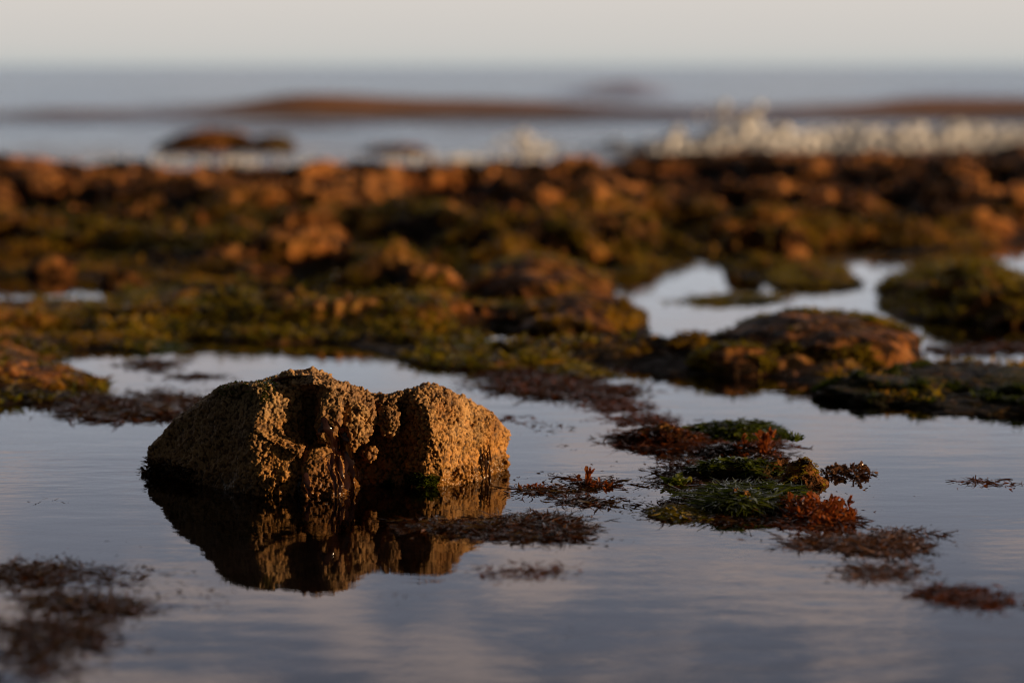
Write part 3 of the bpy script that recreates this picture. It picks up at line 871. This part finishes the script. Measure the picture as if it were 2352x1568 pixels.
v, f, r = turf_on(REEF_V, REEF_F, 48000, .020, .006, zmin=.006, mask=goldmask)
o = link('sunlit_gold_algae', mesh_from('sunlit_gold_algae', v, f, {'rnd': r}), M_GOLD); o['kind'] = 'stuff'
tag(o, 'patches of algae on the near reef, coloured golden and amber as sunlit highlights', 'algae')

# ================================================================== SEAWEED IN THE POOL
weed_mat('seaweed_mat', 'dark red-brown seaweed mat with green bits behind the left end of the tall rock', [(300, 940, 160, 30), (390, 935, 90, 34), (215, 930, 90, 18)], M_DARK, 800, 9, .03, .004, .022, .15, seed=1)
weed_mat('seaweed_mat', 'small dark weed patch pointing down, below the shore at upper left', [(352, 836, 52, 9), (350, 842, 26, 12)], M_DARK, 160, 8, .026, .004, .016, .15, seed=2)
weed_mat('seaweed_mat', 'thin sliver of brown weed above the left shoulder of the tall rock', [(455, 866, 78, 6)], M_DARK, 110, 7, .026, .004, .008, .3, seed=3)
weed_mat('seaweed_mat', 'green weed tuft touching the far shore at upper left', [(345, 796, 50, 12)], M_GREEN, 220, 9, .026, .005, .03, .1, seed=4)
ebr = weed_mat('seaweed_mat', 'broad reddish weed mat spreading from the foot of the middle bank', [(1230, 880, 140, 32), (1340, 900, 120, 22), (1180, 850, 90, 25), (1300, 850, 120, 20)], M_DARK, 1300, 9, .03, .004, .02, .25, seed=5, extra=True)
addpart(ebr, 'green_algae', M_TURF, mat_tufts([(1250, 842, 120, 12), (1330, 856, 70, 10), (1180, 840, 70, 10)], 500, 9, .022, .005, .035, .2, seed=40))
addpart(ebr, 'red_weed', M_RED, mat_tufts([(1230, 885, 130, 24), (1340, 900, 100, 14)], 500, 9, .024, .0035, .022, .35, seed=41))
weed_mat('seaweed_mat', 'reddish weed tail trailing right of the broad reddish mat', [(1425, 935, 66, 15)], M_RED, 240, 8, .026, .0035, .012, .3, seed=6)
weed_mat('seaweed_mat', 'small reddish weed clump close to the upper right of the tall rock', [(1182, 966, 40, 8)], M_RED, 100, 8, .02, .003, .010, .25, seed=7)
weed_mat('seaweed_mat', 'sparse dark weed scraps right of the small reddish clump', [(1255, 986, 55, 14)], M_DARK, 90, 7, .018, .003, .005, .5, seed=8)
weed_mat('seaweed_mat', 'brown weed mat lying across the reflection of the tall rock', [(1180, 1212, 160, 26), (1260, 1215, 86, 30), (1020, 1205, 120, 14, .5)], M_DARK, 1300, 9, .020, .0028, .020, .2, seed=9)
weed_mat('seaweed_mat', 'small brown weed patch below the mat in the rock reflection', [(1190, 1318, 95, 14), (1250, 1306, 55, 8)], M_RED, 330, 9, .017, .0026, .006, .4, seed=10)
weed_mat('seaweed_mat', 'faint sunken weed patch under the tip of the rock reflection', [(922, 1368, 48, 14)], M_DARK, 130, 8, .016, .0024, .002, .45, seed=11, sink=.004)
weed_mat('seaweed_mat', 'large tan feathery weed mat below the rust-red fronds', [(1985, 1248, 130, 26), (2060, 1250, 95, 26), (1900, 1245, 120, 18, .6)], M_TAN, 1500, 9, .020, .0026, .015, .3, seed=12)
weed_mat('seaweed_mat', 'smaller feathery weed mat just below the large tan one', [(2025, 1312, 92, 18)], M_TAN, 480, 9, .018, .0026, .008, .35, seed=13)
weed_mat('seaweed_mat', 'reddish weed strip near the right edge, nearest to the viewer', [(2190, 1362, 75, 15), (2255, 1376, 90, 16)], M_RED, 600, 9, .018, .0028, .012, .25, seed=14)
weed_mat('seaweed_mat', 'thin reddish weed strip by the right edge, alone on open water', [(2250, 1106, 48, 7), (2300, 1110, 45, 5)], M_RED, 170, 8, .016, .0026, .008, .35, seed=15)
weed_mat('seaweed_mat', 'big ragged dark weed mat filling the lower left corner', [(110, 1330, 130, 40), (180, 1390, 140, 36), (120, 1450, 160, 55), (40, 1310, 100, 25), (260, 1330, 95, 22, .4), (60, 1525, 130, 45, .5), (240, 1410, 120, 30, .5)], M_DARK, 4200, 9, .020, .003, .011, .35, seed=16, sink=.001, scale=30)
weed_mat('seaweed_mat', 'thin trails of dark weed between the corner mat and the rock reflection', [(400, 1388, 80, 9), (450, 1362, 70, 8), (330, 1310, 60, 7), (500, 1392, 40, 6)], M_DARK, 200, 7, .016, .0026, .003, .5, seed=17)
weed_mat('seaweed_mat', 'dark weed raft floating in the back pool', [(1660, 692, 82, 8), (1720, 684, 50, 7)], M_TURF, 260, 8, .04, .007, .03, .1, seed=18)
weed_mat('seaweed_mat', 'dark weed patch floating at the right edge before the back pool rock', [(2260, 806, 120, 10), (2330, 800, 90, 10)], M_DARK, 260, 8, .035, .006, .012, .2, seed=19)
weed_mat('seaweed_mat', 'few tiny dark weed scraps on open water left of the tall rock', [(118, 1152, 26, 3)], M_DARK, 14, 7, .014, .003, .006, .0, seed=20)
weed_mat('seaweed_mat', 'loose dark weed scraps behind the big green clump, toward the tall rock', [(1470, 1108, 70, 10), (1330, 1098, 90, 9), (1560, 1130, 60, 9)], M_DARK, 300, 7, .016, .0028, .006, .45, seed=21)
weed_mat('seaweed_mat', 'faint sunken weed wisps low in the middle of the pool', [(1290, 1450, 60, 14), (1460, 1445, 40, 8), (1340, 1490, 40, 10)], M_DARK, 110, 7, .016, .0022, .0, .5, seed=22, sink=.006)

def fronds(blobs, n, size, width, up=(.2, 1.2), zoff=.0, zh=.0, levels=3):
    """flat forked fronds: each stem splits into two, and again, with broad rounded tips"""
    p, r = sample_blobs(blobs, n)
    p[:, 2] = zoff + zh * np.clip(1 - r ** 2, 0, 1) * rng.random(n)
    az = rng.uniform(0, 2 * np.pi, n); pit = rng.uniform(*up, n); L = size * rng.uniform(.5, 1.25, n); rn = rng.random(n); Wd = width * rng.uniform(.7, 1.3, n)
    out = []
    for lv in range(levels):
        m = len(p); segs = 4; cu = rng.uniform(-.5, .35, m); tu = rng.uniform(-.35, .35, m)
        ln = L * (.48, .42, .36)[lv]
        q = ribbons(p, ln, Wd * (.75, .95, 1.25)[lv], az, pit, cu, segs, tu, .2, np.clip(rn + .12 * lv, 0, 1))
        out.append(q)
        vv_ = q[0].reshape(m, segs + 1, 2, 3).mean(2)
        tip = vv_[:, 3] if lv < levels - 1 else None
        if tip is not None:
            p = np.repeat(tip, 2, 0); sp = rng.uniform(.3, .75, m)
            az = np.stack([az + tu + sp, az + tu - sp], 1).ravel(); pit = np.repeat(pit + cu, 2) + rng.normal(0, .25, 2 * m); L = np.repeat(L, 2); rn = np.repeat(rn, 2); Wd = np.repeat(Wd, 2)
    return join(out)


# ---- bits with an upright frond right of the tall rock
def blade_cluster(blobs, n, length, width, up=(.3, 1.3), curl=(-.9, .2), zoff=0.0, zh=.0):
    p, r = sample_blobs(blobs, n)
    p[:, 2] = zoff + zh * np.clip(1 - r ** 2, 0, 1) * rng.random(n)
    return ribbons(p, length * rng.uniform(.5, 1.3, n), width * rng.uniform(.6, 1.5, n), rng.uniform(0, 2 * np.pi, n), rng.uniform(*up, n), rng.uniform(*curl, n), 5, rng.uniform(-1.2, 1.2, n), .45)


e = weed_mat('seaweed_clump', 'low brown weed scraps with one upright frond, right of the tall rock', [(1215, 1128, 60, 12), (1290, 1128, 70, 12), (1365, 1112, 50, 11), (1350, 1155, 66, 11), (1290, 1148, 60, 8, .6)], M_DARK, 620, 8, .017, .0032, .012, .4, seed=23, extra=True, group='seaweed clumps in the pool')
v, f, r = join([fronds([(1345, 1112, 7, 4)], 5, .024, .005, (.8, 1.5)), fronds([(1375, 1116, 24, 5)], 22, .014, .004, (-.1, .7)), fronds([(1240, 1120, 40, 8)], 20, .012, .004, (-.1, .6))])
link('upright_frond', mesh_from('upright_frond', v, f, {'rnd': r}), M_FROND, e)


def mound(name, label, rocks, covers, group='seaweed clumps in the pool', seed=0):
    cx = np.mean([(r[0] + r[1]) / 2 for r in rocks]); cy = np.mean([r[3] for r in rocks])
    e = empty(name, G(cx, cy), label, 'seaweed', group)
    surf = []
    for i, r in enumerate(rocks):
        x0, x1, yt, yb, mat = r[:5]
        kw = dict(depth=.6, rough=.26, knob=.12, sink=.5); kw.update(r[5] if len(r) > 5 else {})
        o, v, f = px_rock('mound_rock', None, x0, x1, yt, yb, mat, seed=seed + i * 3, parent=e, **kw)
        surf.append((v, f))
    for nm, mat, idx, n, ln, wd, msk in covers:
        v, f = surf[idx]
        q = turf_on(v, f, n, ln, wd, zmin=-.003, upmin=-.3, mask=msk, lie=True)
        if q is not None:
            link(nm, mesh_from(nm, q[0], q[1], {'rnd': q[2]}), mat, e)
    return e


ns = lambda s, t: (lambda p: (vnoise(p * 40, s) > t) * 1.0)
m1 = mound('seaweed_clump', 'green-topped weed mound with a red left end, farthest of the right-hand clumps', [(1560, 1800, 966, 1012, M_ROCKG, dict(depth=1.0)), (1410, 1640, 968, 1020, M_ROCKB, dict(depth=.4))],
           [('green_weed', M_GREEN, 0, 2600, .016, .0035, None), ('red_weed', M_RED, 1, 1800, .018, .003, None)], seed=301)
addpart(m1, 'frond_mat', M_RED, mat_tufts([(1500, 1008, 110, 20), (1640, 1022, 150, 10), (1480, 965, 80, 10), (1515, 955, 14, 8), (1740, 1022, 80, 10)], 700, 9, .022, .003, .018, .2, seed=24))
m2_ = mound('seaweed_clump', 'brown weed clump with upright orange fronds, second behind the big green clump', [(1600, 1790, 1022, 1050, M_ROCKB, dict(depth=.5))], [('red_weed', M_DARK, 0, 1100, .018, .003, None)], seed=311)
addpart(m2_, 'frond_mat', M_DARK, mat_tufts([(1600, 1052, 90, 10), (1700, 1045, 110, 10)], 420, 8, .018, .003, .012, .3, seed=25))
addpart(m2_, 'upright_frond', M_FROND, join([fronds([(1755, 1042, 18, 6)], 16, .026, .0055, (.7, 1.5), zoff=.006, zh=.008), fronds([(1708, 1044, 14, 5)], 10, .022, .005, (.6, 1.4), zh=.01), fronds([(1735, 1046, 50, 7)], 40, .014, .0045, (0, .9), zh=.008)]))
m3 = mound('seaweed_clump', 'weed clump with a bare lit brown stone at its right end, behind big green clump', [(1780, 1905, 1050, 1118, M_ROCKB, dict(depth=.8, knob=.06)), (1560, 1800, 1050, 1100, M_ROCKG, dict(depth=.5)), (1690, 1830, 1042, 1092, M_ROCKB, dict(depth=.6))],
           [('green_weed', M_GREEN, 1, 1500, .014, .003, ns(3, .2)), ('red_weed', M_DARK, 2, 700, .014, .003, ns(4, -.1)), ('stone_algae', M_TURF, 0, 260, .007, .0025, ns(5, .2))], seed=321)
addpart(m3, 'frond_mat', M_DARK, mat_tufts([(1600, 1085, 100, 22), (1560, 1110, 70, 10), (1700, 1100, 90, 14)], 900, 8, .018, .003, .016, .2, seed=26))
addpart(m3, 'green_sprig', M_GREEN, join([blade_cluster([(1822, 1055, 18, 4)], 60, .012, .004, (.5, 1.4), zoff=.03), blade_cluster([(1555, 1112, 22, 6)], 80, .016, .006, (.2, .9), zh=.01)]))
m4 = mound('seaweed_clump', 'big low green weed clump with glossy strands, nearest of the right-hand clumps', [(1540, 1850, 1116, 1184, M_ROCKG, dict(depth=1.1, rough=.34)), (1490, 1640, 1162, 1194, M_ROCKB, dict(depth=1.2, rough=.34)), (1640, 1740, 1120, 1178, M_ROCKB, dict(depth=.6))],
           [('green_weed', M_GREEN, 0, 5200, .034, .0019, lambda p: 1.0 * (p[:, 2] > .012 + .01 * vnoise(p * 60, 8))), ('brown_weed', M_DARK, 0, 1500, .014, .003, lambda p: 1.0 * (p[:, 2] < .022)), ('green_weed', M_GREEN, 2, 700, .016, .003, ns(6, .1)), ('brown_weed', M_TURF, 1, 900, .014, .003, None)], seed=331)
addpart(m4, 'frond_mat', M_DARK, mat_tufts([(1680, 1178, 180, 24), (1560, 1172, 80, 24), (1790, 1170, 80, 28)], 1000, 9, .016, .003, .016, .15, seed=27))
m5 = empty('seaweed_clump', G(1880, 1190), 'rust-red glowing upright fronds at the right end of the big green clump', 'seaweed', 'seaweed clumps in the pool')
addpart(m5, 'rust_fronds', M_FROND, join([fronds([(1890, 1192, 62, 18), (1835, 1170, 46, 18)], 190, .020, .0045, (-.2, .9), zh=.012), fronds([(1915, 1180, 34, 12), (1822, 1160, 14, 6)], 34, .022, .005, (.1, .95), zoff=.002, zh=.010), fronds([(1950, 1192, 12, 6)], 6, .022, .006, (.2, .9))]))
addpart(m5, 'frond_mat', M_RED, mat_tufts([(1860, 1190, 80, 24), (1900, 1200, 60, 14)], 420, 9, .018, .004, .018, .15, seed=28))
m6 = empty('seaweed_clump', G(1945, 1088), 'small brown leafy tuft floating right of the lit brown stone', 'seaweed', 'seaweed clumps in the pool')
addpart(m6, 'fronds', M_TAN, join([fronds([(1925, 1087, 30, 7), (1972, 1089, 22, 5)], 70, .014, .0045, (-.1, 1.0), zh=.010), mat_tufts([(1945, 1090, 50, 7)], 90, 8, .012, .003, .008, .2, seed=29)]))
v, f, r = specks([(1600, 1110, 420, 60), (1950, 1140, 160, 40), (1450, 1000, 300, 40), (2100, 1260, 160, 70), (1300, 1240, 160, 60), (1350, 1120, 200, 45, 3), (1650, 1150, 300, 60, 2), (250, 1330, 250, 90)], 1500, .0045)
o = link('weed_specks', mesh_from('weed_specks', v, f, {'rnd': r}), M_DARK, None, G(1600, 1110)); o['kind'] = 'stuff'
tag(o, 'scattered dark specks of weed drifting on the pool surface', 'seaweed')

# ================================================================== BREAKING WAVE AND FOAM
iv, if_ = ICO[2]


def drops(c, rad):
    n = len(c)
    v = (iv[None] * rad[:, None, None] * rng.uniform(.7, 1.3, (n, 1, 3)) + c[:, None]).reshape(-1, 3)
    f = (if_[None] + (np.arange(n) * len(iv))[:, None, None]).reshape(-1, 3)
    return v, f


def foam_thing(name, label, pts):
    """pts: (px, py, Y, spread px x, spread px y, count, radius)"""
    cs, rs = [], []
    for px, py, Yd, sx, sy_, n, r in pts:
        q = P(px + rng.normal(0, sx, n), py + rng.normal(0, sy_, n), Yd + rng.normal(0, .12, n)); q[:, 2] = np.maximum(q[:, 2], -.01)
        cs.append(q); rs.append(r * rng.uniform(.35, 1.25, n) ** 1.5)
    v, f = drops(np.concatenate(cs), np.concatenate(rs))
    p0 = pts[0]
    o = link(name, mesh_from(name, v, f), M_FOAM, None, (P(p0[0], p0[1], p0[2])[0], p0[2], 0))
    return tag(o, label, 'wave', 'white water along the reef rim')


def plume(n, c, sx, hfun, y0, Yd):
    px = c + rng.normal(0, 1, n) * sx
    jag = np.clip(.75 + .7 * vnoise(np.stack([px / 24, px * 0 + c, px * 0], -1), 77), .55, 1.05)
    return px, y0 - hfun(px) * jag * rng.random(n) ** .85, Yd + rng.normal(0, .7, n)


def foam_plume(name, label, sets, rad, stuff=False):
    a = [plume(*q) for q in sets]
    px, py, Yd = (np.concatenate([q[k] for q in a]) for k in range(3))
    d = ray(px, py); q = d * (Yd / d[:, 1])[:, None]; q[:, 2] += CAMH; q[:, 2] = np.maximum(q[:, 2], -.005)
    v, f = drops(q, rad * rng.uniform(.3, 1.2, len(q)) ** 1.6)
    o = link(name, mesh_from(name, v, f), M_FOAM, None, (q[:, 0].mean(), q[:, 1].mean(), 0))
    tag(o, label, 'wave', 'white water along the reef rim')
    if stuff:
        o['kind'] = 'stuff'


foam_plume('breaking_wave', 'tall white splash of a wave breaking against the reef rim',
           [(2600, 1735, 85, lambda p: 40 * np.exp(-((p - 1640) / 34) ** 2) + 66 * np.exp(-((p - 1722) / 42) ** 2) + 44 * np.exp(-((p - 1795) / 36) ** 2) + 36 * np.exp(-((p - 1855) / 40) ** 2) + 6, 346, 17.5), (40, 1695, 34, lambda p: 90 + 0 * p, 335, 17.6), (700, 1720, 120, lambda p: 22 + 0 * p, 348, 17.4)], .030)
foam_plume('breaking_wave', 'lower white splash just left of the tall one', [(620, 1542, 26, lambda p: 46 * np.exp(-((p - 1542) / 26) ** 2) + 14, 348, 17.2), (420, 1530, 48, lambda p: 16 + 0 * p, 350, 17.1)], .028)
foam_plume('breaking_wave', 'small pinkish burst of foam left of the splashes near the middle', [(60, 1205, 22, lambda p: 20 * np.exp(-((p - 1205) / 26) ** 2) + 6, 326, 17.8), (90, 1225, 40, lambda p: 8 + 0 * p, 350, 17.3)], .018)
caps = []
for px in np.sort(rng.uniform(1820, 2480, 22)):
    hh = rng.uniform(5, 24)
    caps.append((int(rng.integers(30, 60) + hh * 3), px, rng.uniform(8, 30), (lambda p, hh=hh: hh + 0 * p), 322 + rng.uniform(-14, 6), 18.0 + rng.uniform(-.5, .8)))
caps += [(70, px, 50, (lambda p: 5 + 0 * p), 338, 17.4) for px in np.linspace(1800, 2480, 9)]
foam_plume('foam_row', 'bright row of foam caps running right from the tall splash', caps, .036, True)
foam_plume('foam_row', 'thin foam washing over the reef rim below the dark rock in the surf', [(60, px, sx * 1.3, (lambda p: 3 + 0 * p), py + 4, 15.2) for px, sx, py in ((470, 60, 366), (600, 60, 370), (250, 30, 380), (705, 10, 380), (930, 70, 366), (1080, 60, 362))], .016, True)

# ================================================================== LIGHT, SKY, CAMERA
EL, AZ = math.radians(9.8), math.radians(103)      # azimuth clockwise from +Y (towards the sea)
sd = Vector((math.sin(AZ) * math.cos(EL), math.cos(AZ) * math.cos(EL), math.sin(EL)))
sun = bpy.data.lights.new('sun', 'SUN'); sun.energy = 5.0; sun.angle = math.radians(.55); sun.color = (1.0, .64, .35)
so = bpy.data.objects.new('sun', sun); col.objects.link(so)
so.location = sd * 30; so.rotation_euler = sd.to_track_quat('Z', 'Y').to_euler()

wd = bpy.data.worlds.new('World'); scene.world = wd; wd.use_nodes = True
t = wd.node_tree; t.nodes.clear()


def wn(typ, ins=None, **kw):
    nd = t.nodes.new(typ)
    for k, v in kw.items():
        setattr(nd, k, v)
    for k, v in (ins or {}).items():
        if isinstance(v, bpy.types.NodeSocket):
            t.links.new(v, nd.inputs[k])
        else:
            nd.inputs[k].default_value = v
    return nd


out = wn('ShaderNodeOutputWorld')
sky = wn('ShaderNodeTexSky', sky_type='NISHITA', sun_disc=False, sun_elevation=EL, sun_rotation=AZ, altitude=0, air_density=1.2, dust_density=2.0, ozone_density=1.0)
bg1 = wn('ShaderNodeBackground', {'Color': sky.outputs[0], 'Strength': .010})
tc = wn('ShaderNodeTexCoord'); sep = wn('ShaderNodeSeparateXYZ', {0: tc.outputs['Generated']})
mr = wn('ShaderNodeMapRange', {'Value': sep.outputs['Z'], 'From Min': -.1, 'From Max': .5})
rp = wn('ShaderNodeValToRGB', {'Fac': mr.outputs[0]})
stops = [(-.1, (.35, .37, .38)), (-.001, (.475, .51, .50)), (.007, (.585, .57, .545)), (.03, (.655, .615, .58)), (.075, (.75, .785, .83)), (.12, (.68, .72, .79)), (.17, (.48, .51, .60)), (.235, (.34, .36, .45)), (.34, (.07, .07, .09)), (.5, (.02, .022, .03))]
cr = rp.color_ramp
while len(cr.elements) < len(stops):
    cr.elements.new(.5)
for e_, (zz, c) in zip(cr.elements, stops):
    e_.position = (zz + .1) / .6; e_.color = (*c, 1)
mp = wn('ShaderNodeMapping', {'Vector': tc.outputs['Generated'], 'Scale': (6, 6, 20), 'Rotation': (0, .25, 0)})
nz = wn('ShaderNodeTexNoise', {'Vector': mp.outputs[0], 'Scale': 2.2, 'Detail': 5, 'Roughness': .55})
cm = wn('ShaderNodeMapRange', {'Value': nz.outputs['Fac'], 'From Min': .48, 'From Max': .58})
ce = wn('ShaderNodeMapRange', {'Value': sep.outputs['Z'], 'From Min': .05, 'From Max': .2, 'To Max': 1.0})
cmul = wn('ShaderNodeMath', {0: cm.outputs[0], 1: ce.outputs[0]}, operation='MULTIPLY')
cl = wn('ShaderNodeMix', data_type='RGBA')
t.links.new(cmul.outputs[0], cl.inputs[0]); t.links.new(rp.outputs[0], cl.inputs[6]); cl.inputs[7].default_value = (.82, .67, .62, 1)
# sky dimmed away from the sea, to cut fill light on front faces
dk = wn('ShaderNodeMapRange', {'Value': sep.outputs['Y'], 'From Min': .25, 'From Max': .93, 'To Min': .06, 'To Max': 1.0})
bg2 = wn('ShaderNodeBackground', {'Color': cl.outputs[2], 'Strength': dk.outputs[0]})
ad = wn('ShaderNodeAddShader', {0: bg1.outputs[0], 1: bg2.outputs[0]})
t.links.new(ad.outputs[0], out.inputs['Surface'])

cam = bpy.data.cameras.new('camera'); cam.sensor_width = 36; cam.lens = F / W * 36; cam.clip_start = .05; cam.clip_end = 20000
cam.dof.use_dof = True; cam.dof.focus_distance = 3.44; cam.dof.aperture_fstop = 2.5
co = bpy.data.objects.new('camera', cam); col.objects.link(co)
co.location = (0, 0, CAMH); co.rotation_euler = (math.pi / 2 - PITCH, 0, 0)
scene.camera = co
scene.view_settings.view_transform = 'Standard'; scene.view_settings.look = 'None'; scene.view_settings.exposure = 0; scene.view_settings.gamma = 1
scene.cycles.use_denoising = True
scene.cycles.denoiser = 'OPENIMAGEDENOISE'; scene.cycles.denoising_prefilter = 'ACCURATE'
scene.cycles.filter_width = 1.1
scene.cycles.max_bounces = 8; scene.cycles.transparent_max_bounces = 12
scene.cycles.caustics_reflective = False; scene.cycles.caustics_refractive = False
